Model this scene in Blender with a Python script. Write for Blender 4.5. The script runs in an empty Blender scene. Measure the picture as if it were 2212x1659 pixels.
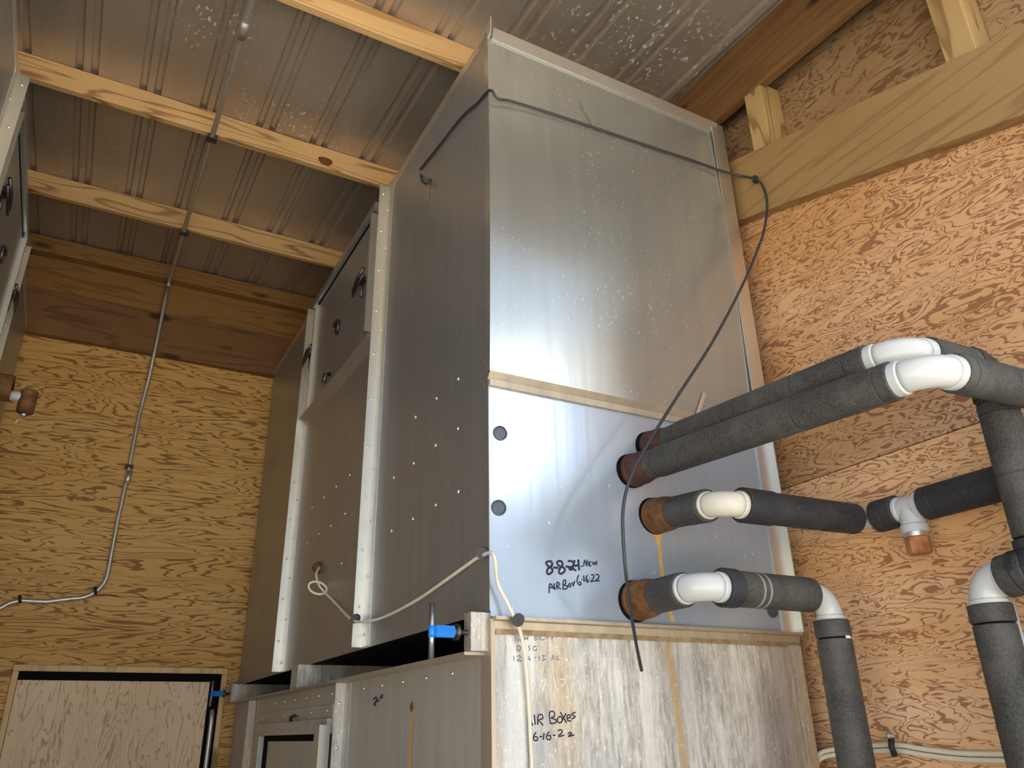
import bpy, math, random
from mathutils import Vector, Matrix
random.seed(7)
S = bpy.context.scene
COL = S.collection
EYE = 1.55                      # eye height above the floor; all z below are measured from the eye
PI = math.pi

# ------------------------------------------------------------------ camera
YAW, PITCH, ROLL, FPX = 0.50649244, 0.41827809, 0.01973871, 1697.58869
PW, PH = 2212.0, 1659.0
fw = Vector((math.sin(YAW)*math.cos(PITCH), math.cos(YAW)*math.cos(PITCH), math.sin(PITCH)))
rt = Vector((math.cos(YAW), -math.sin(YAW), 0))
dn = fw.cross(rt)
r2 = rt*math.cos(ROLL) + dn*math.sin(ROLL)
d2 = -rt*math.sin(ROLL) + dn*math.cos(ROLL)
cd = bpy.data.cameras.new('camera'); cam = bpy.data.objects.new('camera', cd); COL.objects.link(cam)
cam.matrix_world = Matrix(((r2.x, -d2.x, -fw.x, 0), (r2.y, -d2.y, -fw.y, 0), (r2.z, -d2.z, -fw.z, EYE), (0, 0, 0, 1)))
cd.sensor_width = 36; cd.lens = FPX/PW*36; cd.clip_start = 0.02; cd.clip_end = 500
S.camera = cam

def ray(x, y):
    return r2*((x-PW/2)/FPX) + d2*((y-PH/2)/FPX) + fw
def onX(x, y, v):
    r = ray(x, y); return r*(v/r.x)
def onY(x, y, v):
    r = ray(x, y); return r*(v/r.y)
def roof_z(y): return 2.7875 + 0.075*y

# ------------------------------------------------------------------ mesh helper
class MB:
    def __init__(s): s.v = []; s.f = []; s.sm = []
    def add(s, vs, fs, smooth=False):
        b = len(s.v); s.v += [Vector(p) for p in vs]
        for f in fs: s.f.append([i+b for i in f]); s.sm.append(smooth)
        return s
    def box(s, x0, x1, y0, y1, z0, z1):
        x0, x1 = min(x0, x1), max(x0, x1)
        vs = [(x, y, z) for z in (z0, z1) for y in (y0, y1) for x in (x0, x1)]
        return s.add(vs, [(0,2,3,1),(4,5,7,6),(0,1,5,4),(2,6,7,3),(0,4,6,2),(1,3,7,5)])
    def prism(s, poly, ext):
        ext = Vector(ext); n = len(poly); P = [Vector(p) for p in poly]
        nn = sum((P[i].cross(P[(i+1) % n]) for i in range(n)), Vector())
        if nn.dot(ext) > 0: P.reverse()
        vs = P + [p+ext for p in P]
        fs = [tuple(range(n)), tuple(range(2*n-1, n-1, -1))]
        for i in range(n):
            j = (i+1) % n; fs.append((i, i+n, j+n, j))
        return s.add(vs, fs)
    def tube(s, pts, r, seg=12, caps=True, smooth=True):
        P = [Vector(p) for p in pts]; n = len(P)
        R = r if isinstance(r, (list, tuple)) else [r]*n
        T = []
        for i in range(n):
            t = (P[min(i+1, n-1)]-P[max(i-1, 0)]); T.append(t.normalized() if t.length > 1e-9 else Vector((0,0,1)))
        a = Vector((0,0,1)) if abs(T[0].z) < .9 else Vector((1,0,0))
        u = T[0].cross(a).normalized(); vs = []
        for i in range(n):
            u = (u - T[i]*u.dot(T[i])).normalized(); w = T[i].cross(u)
            for k in range(seg):
                an = 2*PI*k/seg; vs.append(P[i]+(u*math.cos(an)+w*math.sin(an))*R[i])
        fs = []
        for i in range(n-1):
            for k in range(seg):
                k2 = (k+1) % seg; fs.append((i*seg+k, i*seg+k2, (i+1)*seg+k2, (i+1)*seg+k))
        s.add(vs, fs, smooth)
        if caps:
            b = len(s.v)-n*seg
            s.f.append([b+k for k in range(seg-1, -1, -1)]); s.sm.append(False)
            s.f.append([b+(n-1)*seg+k for k in range(seg)]); s.sm.append(False)
        return s
    def lathe(s, p0, d, prof, seg=24, smooth=True):
        """profile [(distance along d, radius)] ; sharp corners are doubled"""
        p0 = Vector(p0); d = Vector(d).normalized()
        a = Vector((0,0,1)) if abs(d.z) < .9 else Vector((1,0,0))
        u = d.cross(a).normalized(); w = d.cross(u)
        for i in range(len(prof)-1):
            (t0, q0), (t1, q1) = prof[i], prof[i+1]
            vs = []
            for t, q in ((t0, q0), (t1, q1)):
                for k in range(seg):
                    an = 2*PI*k/seg; vs.append(p0+d*t+(u*math.cos(an)+w*math.sin(an))*q)
            s.add(vs, [(k, (k+1) % seg, seg+(k+1) % seg, seg+k) for k in range(seg)], smooth)
        return s
    def dome(s, c, nrm, r, h, seg=8):
        prof = [(0, r), (h*.6, r*.8), (h*.92, r*.45), (h, 0.0001)]
        return s.lathe(c, nrm, prof, seg)

def obj(name, mb, mat, parent=None, bev=0, seg=2):
    me = bpy.data.meshes.new(name)
    L = Vector(parent['_L']) if parent is not None and '_L' in parent else Vector((0,0,0))
    me.from_pydata([tuple(p + Vector((0,0,EYE)) - L) for p in mb.v], [], mb.f)
    me.polygons.foreach_set('use_smooth', mb.sm); me.update()
    o = bpy.data.objects.new(name, me); COL.objects.link(o)
    me.materials.append(mat)
    if parent is not None: o.parent = parent; o['_L'] = list(L)
    if bev:
        b = o.modifiers.new('bevel', 'BEVEL'); b.width = bev; b.segments = seg; b.limit_method = 'ANGLE'; b.angle_limit = .6
    return o

def thing(name, label, cat, loc, group=None):
    o = bpy.data.objects.new(name, None); COL.objects.link(o)
    o.location = (loc[0], loc[1], loc[2]+EYE); o.empty_display_size = .05
    o['_L'] = [loc[0], loc[1], loc[2]+EYE]
    o['label'] = label; o['category'] = cat
    if group: o['group'] = group
    return o
def tag(o, label, cat, group=None):
    o['label'] = label; o['category'] = cat
    if group: o['group'] = group
    return o
def struct(o): o['kind'] = 'structure'; return o

# ------------------------------------------------------------------ materials
class NT:
    def __init__(s, name):
        s.m = bpy.data.materials.new(name); s.m.use_nodes = True
        s.t = s.m.node_tree; s.t.nodes.clear()
        s.out = s.n('ShaderNodeOutputMaterial'); s.b = s.n('ShaderNodeBsdfPrincipled')
        s.t.links.new(s.b.outputs[0], s.out.inputs[0])
        s.tc = s.n('ShaderNodeTexCoord')
    def n(s, t, **k):
        o = s.t.nodes.new(t)
        for a, b in k.items(): setattr(o, a, b)
        return o
    def set(s, sock, v):
        if hasattr(v, 'links'): s.t.links.new(v, sock)
        else: sock.default_value = v
    def map(s, scale, loc=(0,0,0), rot=(0,0,0), src=None):
        o = s.n('ShaderNodeMapping'); s.set(o.inputs['Vector'], src or s.tc.outputs['Object'])
        o.inputs['Scale'].default_value = scale; o.inputs['Location'].default_value = loc; o.inputs['Rotation'].default_value = rot
        return o.outputs[0]
    def noise(s, vec, scale=1, detail=3, rough=.5, dist=0):
        o = s.n('ShaderNodeTexNoise'); s.set(o.inputs['Vector'], vec)
        o.inputs['Scale'].default_value = scale; o.inputs['Detail'].default_value = detail
        o.inputs['Roughness'].default_value = rough; o.inputs['Distortion'].default_value = dist
        return o.outputs[0]
    def math(s, op, a, b=0.0, c=0.0, clamp=False):
        o = s.n('ShaderNodeMath', operation=op, use_clamp=clamp); s.set(o.inputs[0], a); s.set(o.inputs[1], b); s.set(o.inputs[2], c)
        return o.outputs[0]
    def ramp(s, fac, stops, interp='LINEAR'):
        o = s.n('ShaderNodeValToRGB'); s.set(o.inputs[0], fac); cr = o.color_ramp; cr.interpolation = interp
        while len(cr.elements) < len(stops): cr.elements.new(.5)
        for e, (p, c) in zip(cr.elements, stops):
            e.position = p; e.color = (c, c, c, 1) if not isinstance(c, tuple) else (*c, 1)
        return o.outputs[0]
    def mix(s, fac, a, b, blend='MIX'):
        o = s.n('ShaderNodeMix', data_type='RGBA', blend_type=blend)
        s.set(o.inputs[0], fac)
        for k, v in ((6, a), (7, b)):
            s.set(o.inputs[k], v if hasattr(v, 'links') else (*v, 1))
        return o.outputs[2]
    def bump(s, h, strength=.3, dist=.01):
        o = s.n('ShaderNodeBump'); s.set(o.inputs['Height'], h); o.inputs['Strength'].default_value = strength; o.inputs['Distance'].default_value = dist
        s.t.links.new(o.outputs[0], s.b.inputs['Normal'])
    def fin(s, col=None, rough=.5, metal=0.0, spec=None):
        if col is not None: s.set(s.b.inputs['Base Color'], col if hasattr(col, 'links') else (*col, 1))
        s.set(s.b.inputs['Roughness'], rough); s.set(s.b.inputs['Metallic'], metal)
        if spec is not None: s.b.inputs['Specular IOR Level'].default_value = spec
        return s.m

def m_plain(name, col, rough=.5, metal=0, spec=None, var=.12, vs=12):
    n = NT(name); f = n.noise(n.map((vs,)*3), 1, 4)
    c = n.mix(f, tuple(x*(1-var) for x in col), tuple(min(1, x*(1+var)) for x in col))
    return n.fin(c, rough, metal, spec)

def m_ply(name, scale, light, dark, tint, bands=9, lw=.32, dist=.8, wob=.5, seed=0, rough=.62, amt=.88):
    """rotary-cut fir plywood: contour lines of a stretched noise"""
    n = NT(name)
    v = n.map(scale, (seed, seed*1.7, seed*.6))
    warp = n.noise(n.map(tuple(x*2.3 for x in scale), (seed+5, 1, 2)), 1, 2, .5)
    o = n.n('ShaderNodeVectorMath', operation='SCALE'); n.t.links.new(warp, o.inputs[0]); o.inputs['Scale'].default_value = wob
    a = n.n('ShaderNodeVectorMath', operation='ADD'); n.t.links.new(v, a.inputs[0]); n.t.links.new(o.outputs[0], a.inputs[1])
    h = n.noise(a.outputs[0], 1, 2.2, .48, dist)
    fr = n.math('FRACT', n.math('MULTIPLY', h, bands))
    # growth ring profile: pale early wood darkening to a sharp late-wood edge
    wmod = n.noise(n.map(tuple(x*.7 for x in scale), (seed+11, 3, 4)), 1, 2)
    th = n.math('MULTIPLY_ADD', wmod, .5, 1-lw-.25)
    k = n.math('SUBTRACT', fr, th)
    line = n.math('SMOOTHSTEP', k, 0, 1) if False else n.math('MULTIPLY', k, 9.0, clamp=True)
    edge = n.math('MULTIPLY', n.math('SUBTRACT', 1.0, fr), 18.0, clamp=True)
    line = n.math('MULTIPLY', line, edge)
    big = n.noise(n.map(tuple(x*.35 for x in scale), (seed+20, 0, 0)), 1, 3)
    base = n.mix(n.ramp(big, [(.35, 0.0), (.65, 1.0)]), light, tint)
    fine = n.noise(n.map((scale[0]*12, scale[1]*12, scale[2]*12)), 1, 4, .6)
    base = n.mix(n.math('MULTIPLY', fine, .35), base, dark)
    dk = n.mix(n.math('MULTIPLY', fr, .55), dark, tuple(x*1.5 for x in dark))
    c = n.mix(n.math('MULTIPLY', line, amt), base, dk)
    n.bump(n.math('MULTIPLY', line, -1.0), .12, .003)
    return n.fin(c, rough, 0, .35)

def m_wood(name, axis, light, dark, bands=8, seed=0, lw=.25, amt=.75):
    """sawn lumber: long straight grain along axis, with knots"""
    n = NT(name)
    sc = [7, 7, 7]; sc[axis] = .55
    v = n.map(tuple(sc), (seed, seed*2, seed*3))
    h = n.noise(v, 1, 2, .5, .35)
    fr = n.math('FRACT', n.math('MULTIPLY', h, bands))
    line = n.math('MULTIPLY', n.math('SUBTRACT', fr, 1-lw-.1), 5.0, clamp=True)
    line = n.math('MULTIPLY', line, n.math('MULTIPLY', n.math('SUBTRACT', 1.0, fr), 12.0, clamp=True))
    sc2 = [60, 60, 60]; sc2[axis] = 3
    fine = n.noise(n.map(tuple(sc2)), 1, 3)
    ks = [9, 9, 9]; ks[axis] = 3.2
    vo = n.n('ShaderNodeTexVoronoi'); n.t.links.new(n.map(tuple(ks), (seed*1.3, .4, .2)), vo.inputs['Vector']); vo.inputs['Scale'].default_value = .55
    knot = n.ramp(vo.outputs['Distance'], [(0, 1.0), (.10, .9), (.17, 0.0)])
    big = n.noise(n.map((1.7, 1.7, 1.7), (seed, 0, 0)), 1, 3)
    c = n.mix(n.math('MULTIPLY', fine, .4), light, tuple(x*.62 for x in light))
    c = n.mix(n.math('MULTIPLY', line, amt), c, dark)
    c = n.mix(n.math('MULTIPLY', n.ramp(big, [(.45, 0.0), (.75, 1.0)]), .35), c, tuple(x*.5 for x in light))
    c = n.mix(knot, c, tuple(x*.6 for x in dark))
    n.bump(fine, .08, .002)
    return n.fin(c, .6, 0, .3)

def m_alu(name, col, rough=.3, speck=.5, streak=.35, metal=1.0, speck_scale=110):
    """weathered mill-finish aluminium sheet with rolled streaks and mineral specks"""
    n = NT(name)
    st = n.noise(n.map((26, 26, 1.1)), 1, 4, .6)
    cl = n.noise(n.map((2.2, 2.2, 1.6)), 1, 5, .6)
    c = n.mix(n.math('MULTIPLY', n.ramp(st, [(.35, 0.0), (.7, 1.0)]), streak), col, tuple(x*.62 for x in col))
    c = n.mix(n.math('MULTIPLY', n.ramp(cl, [(.4, 0.0), (.7, 1.0)]), .3), c, tuple(x*.7 for x in col))
    sp = n.noise(n.map((speck_scale, speck_scale, speck_scale*.38), (0,0,0), (.0, .35, 0)), 1, 1.5, .5)
    mask = n.ramp(n.noise(n.map((2.6, 2.6, 2.6), (3, 8, 1)), 1, 3), [(.35, .25), (.65, 1.0)])
    spk = n.math('MULTIPLY', n.ramp(sp, [(.70, 0.0), (.76, 1.0)]), n.math('MULTIPLY', mask, speck))
    c = n.mix(spk, c, (.8, .8, .76))
    r = n.math('MULTIPLY_ADD', cl, .16, rough-.08)
    r = n.math('MULTIPLY_ADD', spk, .3, r)
    m = n.math('MULTIPLY_ADD', spk, -.8*metal, metal)
    hh = n.math('ADD', n.math('MULTIPLY', st, .3), n.noise(n.map((1.6, 1.6, 1.3), (9, 2, 4)), 1, 2))
    n.bump(hh, .05, .02)
    return n.fin(c, r, m)

def m_stained(name):
    """aluminium front crusted with lime runs and rust"""
    n = NT(name)
    fine = n.noise(n.map((95, 95, 16)), 1, 4, .7)
    dots = n.noise(n.map((150, 150, 60)), 1, 2, .5)
    run = n.noise(n.map((13, 13, .7), (4, 0, 1)), 1, 5, .65, .25)
    rust = n.noise(n.map((6.5, 6.5, .4), (2.3, 0, 7)), 1, 5, .65, .2)
    c = n.mix(n.ramp(fine, [(.36, 0.0), (.64, 1.0)]), (.34, .31, .27), (.70, .66, .58))
    c = n.mix(n.math('MULTIPLY', n.ramp(run, [(.50, 0.0), (.60, 1.0)]), .65), c, (.82, .80, .73))
    c = n.mix(n.math('MULTIPLY', n.ramp(rust, [(.50, 0.0), (.66, 1.0)]), n.math('MULTIPLY_ADD', fine, .7, .25)), c, (.56, .36, .14))
    grey = n.ramp(n.noise(n.map((2.6, 2.6, 1.3), (1, 5, 2)), 1, 3), [(.44, 0.0), (.60, 1.0)])
    c = n.mix(n.math('MULTIPLY', grey, .65), c, (.34, .35, .37))
    # one rust track wandering down from the seam
    sp = n.n('ShaderNodeSeparateXYZ'); n.t.links.new(n.tc.outputs['Object'], sp.inputs[0])
    wob = n.noise(n.map((0, 0, 3.5)), 1, 3)
    cx = n.math('MULTIPLY_ADD', sp.outputs['Z'], -.06, n.math('MULTIPLY_ADD', wob, .05, .125))
    dist = n.math('ABSOLUTE', n.math('SUBTRACT', sp.outputs['X'], cx))
    trk = n.math('MULTIPLY', n.ramp(dist, [(0.0, 1.0), (.007, .9), (.02, 0.0)]), n.math('MULTIPLY_ADD', fine, .8, .35), clamp=True)
    c = n.mix(trk, c, (.58, .36, .12))
    c = n.mix(n.math('MULTIPLY', n.ramp(dots, [(.62, 0.0), (.70, 1.0)]), .7), c, (.86, .85, .80))
    n.bump(n.math('ADD', fine, dots), .15, .003)
    return n.fin(c, n.math('MULTIPLY_ADD', fine, .2, .40), n.math('MULTIPLY_ADD', grey, .35, .30))

def m_foam(name, col, dust=.35):
    n = NT(name)
    f = n.noise(n.map((170, 170, 170)), 1, 3, .7)
    d = n.noise(n.map((7, 7, 7)), 1, 4, .6)
    c = n.mix(n.ramp(f, [(.35, 0.0), (.75, 1.0)]), tuple(x*.55 for x in col), tuple(x*1.9 for x in col))
    c = n.mix(n.math('MULTIPLY', n.ramp(d, [(.45, 0.0), (.7, 1.0)]), dust), c, (.17, .155, .13))
    n.bump(f, .35, .002)
    return n.fin(c, .62, 0, .4)

def m_rust(name, a, b):
    n = NT(name)
    f = n.noise(n.map((30, 30, 30)), 1, 5, .65)
    c = n.mix(n.ramp(f, [(.3, 0.0), (.7, 1.0)]), a, b)
    n.bump(f, .35, .004)
    return n.fin(c, .72, .15, .3)

def m_roof():
    n = NT('roof_steel')
    cl = n.noise(n.map((2.1, 1.2, 2)), 1, 5, .6)
    st = n.noise(n.map((40, 1.2, 40)), 1, 3)
    c = n.mix(n.ramp(cl, [(.3, 0.0), (.7, 1.0)]), (.50, .43, .35), (.66, .60, .52))
    c = n.mix(n.math('MULTIPLY', st, .35), c, (.32, .26, .20))
    sp = n.noise(n.map((62, 34, 62)), 1, 1.2)
    mask = n.ramp(n.noise(n.map((1.3, 1.3, 1.3), (1.2, 4, 0)), 1, 3), [(.45, 0.0), (.62, 1.0)])
    spk = n.math('MULTIPLY', n.ramp(sp, [(.63, 0.0), (.68, 1.0)]), mask)
    c = n.mix(spk, c, (.7, .66, .6))
    n.bump(cl, .06, .02)
    return n.fin(c, n.math('MULTIPLY_ADD', cl, .2, .30), n.math('MULTIPLY_ADD', spk, -.5, .65))

M = {}
M['ply_back'] = m_ply('plywood_golden', (1.25, 1.25, 9.5), (.82, .51, .18), (.20, .085, .022), (.74, .42, .12), bands=14, lw=.34, seed=1.3, dist=.6, wob=.45)
M['ply_right'] = m_ply('plywood_rosy', (4.0, 4.0, 12.5), (.68, .405, .215), (.18, .07, .03), (.57, .31, .12), bands=12, lw=.42, seed=4.1, dist=1.0, wob=.9, amt=.85)
M['ply_rlow'] = m_ply('plywood_rosy_lit', (3.4, 3.4, 13), (.93, .61, .37), (.25, .10, .04), (.85, .49, .22), bands=12, lw=.34, seed=2.7, dist=.9, wob=.8, amt=.85)  # lit copy of the rosy plywood, light low on wall put into the colour
M['ply_shaded'] = m_ply('plywood_shaded', (2.6, 2.6, 7.0), (.36, .235, .12), (.12, .055, .025), (.30, .18, .08), bands=10, lw=.36, seed=6.4, dist=1.2, wob=.9)  # darker plywood, the shade of the recessed bays put into its colour
M['ply_door'] = m_ply('plywood_pale', (13, 13, 2.4), (.96, .74, .50), (.42, .27, .15), (.90, .66, .42), bands=9, lw=.24, seed=8.8, dist=.5, wob=.35)
M['purlin'] = m_wood('sawn_fir', 0, (.74, .46, .20), (.24, .10, .035), 9, 2.0)
M['purlin2'] = m_wood('sawn_fir_straight', 0, (.74, .47, .21), (.38, .19, .07), 9, 5.7)
M['plate'] = m_wood('old_fir_plate', 0, (.24, .12, .045), (.07, .03, .01), 6, 3.1, amt=.5)
M['plate2'] = m_wood('old_fir_board', 0, (.34, .17, .05), (.11, .05, .015), 8, 6.1, amt=.45)
M['beam'] = m_wood('fir_header', 1, (.32, .195, .08), (.15, .075, .03), 6, 1.1, amt=.45)
M['rafter'] = m_wood('fir_rafter', 1, (.22, .11, .04), (.07, .03, .012), 6, 7.7, amt=.4)
M['stud'] = m_wood('fir_stud', 2, (.44, .29, .12), (.16, .08, .03), 8, 4.4)
M['jamb'] = m_wood('pale_trim', 2, (.82, .56, .28), (.40, .23, .10), 5, 9.1, amt=.4)
M['front'] = m_alu('aluminium_front', (.45, .46, .43), .235, .38, .22, metal=.72, speck_scale=150)
M['front_low'] = m_alu('aluminium_front_lower', (.42, .48, .56), .19, .6, .18, metal=.40)
M['side'] = m_alu('aluminium_side', (.42, .435, .455), .36, .5, .32, metal=.75)
M['side_low'] = m_alu('aluminium_side_limed', (.56, .53, .47), .45, .5, .45, metal=.4)
M['trim'] = m_alu('aluminium_angle', (.82, .80, .73), .42, .15, .15)
M['dirty'] = m_alu('aluminium_dirty', (.55, .46, .34), .5, .5, .6, metal=.6, speck_scale=60)
M['stain'] = m_stained('lime_crusted_aluminium')
M['brownedge'] = m_rust('brown_residue', (.20, .13, .06), (.42, .31, .17))
M['foam'] = m_foam('black_pipe_foam', (.045, .042, .038))
M['foam_dark'] = m_foam('clean_pipe_foam', (.022, .023, .028), .12)
M['pvc'] = m_plain('white_pvc', (.56, .57, .55), .26, 0, .5, .05, 6)
M['pvc_old'] = m_plain('dusty_pvc', (.62, .58, .49), .42, 0, .4, .16, 20)
M['knot'] = m_rust('pitchy_knot', (.10, .035, .012), (.22, .09, .03))
M['dust'] = m_plain('dust_band', (.26, .25, .22), .7)
M['pvc_grey'] = m_plain('grey_pvc', (.50, .52, .54), .35, 0, .5, .08, 9)
M['rust_dark'] = m_rust('maroon_rust', (.045, .02, .016), (.095, .04, .03))
M['rust'] = m_rust('orange_rust', (.085, .04, .016), (.25, .115, .04))
M['rust_bright'] = m_rust('bright_rust', (.30, .10, .035), (.55, .24, .10))
M['drip'] = m_rust('rust_run', (.50, .27, .07), (.66, .44, .18))
M['black'] = m_plain('black_rubber', (.018, .018, .02), .45)
M['void'] = m_plain('black_gap', (.006, .006, .006), .9, 0, .1)
M['blackcable'] = m_plain('black_cable', (.03, .032, .036), .4)
M['whitecable'] = m_plain('cream_cable', (.74, .68, .52), .45)
M['conduit'] = m_plain('galvanised_conduit', (.62, .60, .55), .38, .75)
M['steel'] = m_plain('steel_rod', (.55, .55, .56), .28, 1.0)
M['darksteel'] = m_plain('dark_steel', (.10, .095, .09), .4, .9)
M['blue'] = m_plain('blue_paint', (.02, .22, .72), .35, 0, .5)
M['ink'] = m_plain('marker_ink', (.012, .010, .03), .5)
M['ink_faded'] = m_plain('faded_ink', (.17, .17, .20), .6)
M['scratch'] = m_plain('scratch', (.85, .85, .85), .5)
M['roof'] = m_roof()
M['plug'] = m_plain('grey_plug', (.07, .08, .10), .35)
M['floor'] = m_plain('concrete', (.52, .48, .42), .8, 0, .3, .25, 2)
M['ground'] = m_plain('gravel_yard', (.43, .41, .36), .9, 0, .2, .25, .8)

# ------------------------------------------------------------------ the shed
XL, XR, YB, YF = -2.1, 2.3, 5.6, .80
def plate_wall(name, mb, mat): return struct(obj(name, mb, mat))
# back wall: two plywood sheets with an open joint, sheathing behind
mb = MB().box(XL, XR, YB, YB+.02, -EYE, .829).box(XL, XR, YB, YB+.02, .833, roof_z(YB)+.02).box(XL, XR, YB+.02, YB+.05, -EYE, roof_z(YB)+.02)
struct(obj('wall_back', mb, M['ply_back']))
# right wall: sheets with a horizontal joint
def slope_panel(mb, x0, x1, y0, y1, z0, top=None):
    mb.prism([(x0, y0, z0), (x0, y1, z0), (x0, y1, top if top is not None else roof_z(y1)), (x0, y0, top if top is not None else roof_z(y0))], (x1-x0, 0, 0))
bt = lambda y: 1.714+.311*y
bb = lambda y: 1.4145+.302*y
rb = lambda y: 2.45+.095*y
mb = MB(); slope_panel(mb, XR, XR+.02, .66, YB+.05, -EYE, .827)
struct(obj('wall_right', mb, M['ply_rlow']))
mb = MB(); slope_panel(mb, XR+.02, XR+.05, .66, YB+.05, -EYE, .95)
# lining up to the sloped header; above it one looks into the stud bays
for (x0, x1) in ((XR, XR+.02),):
    mb.prism([(x0, .66, .831), (x0, 2.9, .831), (x0, 2.9, bb(2.9)+.1), (x0, .66, bb(.66)+.1)], (x1-x0, 0, 0))
    mb.prism([(x0, 2.9, .831), (x0, YB+.05, .831), (x0, YB+.05, roof_z(YB)), (x0, 2.9, roof_z(2.9))], (x1-x0, 0, 0))
struct(obj('wall_right', mb, M['ply_right']))
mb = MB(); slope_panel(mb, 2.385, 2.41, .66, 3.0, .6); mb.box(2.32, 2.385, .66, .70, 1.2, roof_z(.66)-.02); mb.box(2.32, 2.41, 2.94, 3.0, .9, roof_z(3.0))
struct(obj('trim_1', mb, M['ply_shaded']))          # outer sheathing seen between the studs, plus a near end post added for shade
mb = MB(); slope_panel(mb, XL-.05, XL, .80, YB+.05, -EYE)
struct(obj('wall_left', mb, M['ply_back']))
# header over the open front
mb = MB().box(XL-.05, XR+.11, YF+.0, YF+.07, 2.33, roof_z(YF)+.02)
struct(obj('wall_front', mb, M['ply_back']))
struct(obj('floor', MB().box(XL-.05, XR+.05, -1.2, YB+.05, -EYE-.1, -EYE), M['floor']))
struct(obj('ground', MB().box(-60, 60, -90, 60, -EYE-.3, -EYE-.12), M['ground']))   # yard outside the open front
# ribbed steel roof: pan with pairs of small ribs rising away from the room
xs = []; pitch = .292; c0 = -.405 - pitch*6
x = XL-.06; prof = [(x, 0)]
k = 0
while True:
    c = c0 + pitch*k; k += 1
    if c > XR+.02: break
    for cc in (c-.034, c+.034):
        if cc-.02 < XL-.06: continue
        prof += [(cc-.019, 0), (cc-.010, .016), (cc+.010, .016), (cc+.019, 0)]
prof.append((XR+.13, 0))
vs = []; fs = []
for (x, h) in prof:
    for y in (.62, YB+.06): vs.append((x, y, roof_z(y)+h))
for (x, h) in prof:
    for y in (.62, YB+.06): vs.append((x, y, roof_z(y)+h+.003))
n2 = len(prof)*2
for i in range(len(prof)-1):
    fs.append((2*i, 2*i+1, 2*i+3, 2*i+2)); fs.append((n2+2*i, n2+2*i+2, n2+2*i+3, n2+2*i+1))
fs.append(tuple(range(0, n2, 2))[::1] + tuple(range(2*n2-2, n2-1, -2)))
struct(obj('ceiling', MB().add(vs, fs), M['roof']))

# purlins under the roof
def purlin(y, mat, lab):
    z = roof_z(y) - .001
    mb = MB().prism([(XL, y, z), (XL, y+.04, z+.003), (XL, y+.04, z-.137), (XL, y, z-.14)], (XR-XL, 0, 0))
    return tag(obj('roof_purlin', mb, mat, None, .003), lab, 'wood beam', 'roof purlins')
purlin(2.49, M['purlin2'], 'pale roof purlin nearest the viewer, running over the top front of the tall air box')
pA = purlin(3.58, M['purlin'], 'middle roof purlin with a dark round knot, crossed by the conduit')
kp = onY(703, 346, 3.58)
vs = [(kp.x+.040*math.cos(a)*(1+.12*math.sin(3*a)), 3.5794, kp.z-.008+.030*math.sin(a)*(1+.1*math.cos(2*a))) for a in [i*2*PI/20 for i in range(20)]]
obj('knot', MB().add(vs, [tuple(range(20))]), M['knot'], pA)
purlin(4.67, M['purlin'], 'farthest roof purlin with looping grain, nearest the back wall')
# boards on the back wall
tag(obj('wall_plate', MB().box(XL, XR, 5.50, YB, 3.075, roof_z(5.5)-.004), M['plate2'], None, .004), 'brown ledger board at the top of the back wall, right under the steel roof', 'wood beam')
tag(obj('wall_plate', MB().box(XL, XR, 5.572, YB, 2.822, 3.073), M['plate2'], None, .002), 'orange-brown plank on the back wall, second board below the steel roof', 'wood beam')
tag(obj('wall_plate', MB().box(XL, XR, 5.545, YB, 2.485, 2.818), M['plate'], None, .004), 'dark brown plank with black knots just above the golden plywood of the back wall', 'wood beam')
# right wall timbers
XB = 2.25
tag(obj('header_beam', MB().prism([(XB, .64, bb(.64)), (XB, 2.9, bb(2.9)), (XB, 2.9, bt(2.9)), (XB, .64, bt(.64))], (XR-XB+.02, 0, 0)), M['beam'], None, .004),
    'wide tan header beam slanting across the rosy plywood wall at upper right', 'wood beam')
tag(obj('wall_rafter', MB().prism([(2.255, .88, rb(.88)), (2.255, 5.49, rb(5.49)-.1), (2.255, 5.49, roof_z(5.49)-.005), (2.255, .88, roof_z(.88)-.005)], (.045, 0, 0)), M['rafter'], None, .004),
    'dark reddish rafter tight under the steel roof along the right wall', 'wood beam')
for (xa, ya), (xb, yb_), lab in (((1625, 310), (1662, 295), 'short upright stud with split end above the header beam, beside the air box top'),
                               ((2031, 100), (2098, 72), 'short upright stud above the header beam at the top right corner')):
    a = onX(xa, ya, 2.262); b = onX(xb, yb_, 2.262)
    y0, y1 = min(a.y, b.y), max(a.y, b.y)
    tag(obj('cripple_stud', MB().prism([(2.262, y0, bt(y0)), (2.262, y1, bt(y1)), (2.262, y1, rb(y1)), (2.262, y0, rb(y0))], (.12, 0, 0)), M['stud'], None, .003), lab, 'stud', 'short studs above the header')

# access door in the back wall
Lx, Rx, Tz = -.221, .965, .415
dr = thing('door_1', 'pale plywood access door with wood casing low in the back wall', 'door', (.37, YB, -EYE)); del dr['label']; del dr['category']; struct(dr)
mb = MB().box(Lx, Rx, YB-.03, YB, Tz-.035, Tz).box(Lx, Lx+.032, YB-.03, YB, -EYE, Tz-.035).box(Rx-.032, Rx, YB-.03, YB, -EYE, Tz-.035)
obj('door_casing', mb, M['jamb'], dr, .004)
obj('door_reveal', MB().box(Lx+.032, Rx-.032, YB-.012, YB, Tz-.085, Tz-.035).box(Rx-.10, Rx-.032, YB-.012, YB, -EYE, Tz-.085), M['void'], dr)
obj('door_panel', MB().box(Lx+.034, Rx-.098, YB-.022, YB, -EYE, Tz-.083), M['ply_door'], dr, .003)
obj('hinge_rod', MB().tube([(Rx-.062, YB-.03, -EYE), (Rx-.062, YB-.03, .10), (Rx-.066, YB-.03, .17)], .014), M['conduit'], dr)

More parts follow.
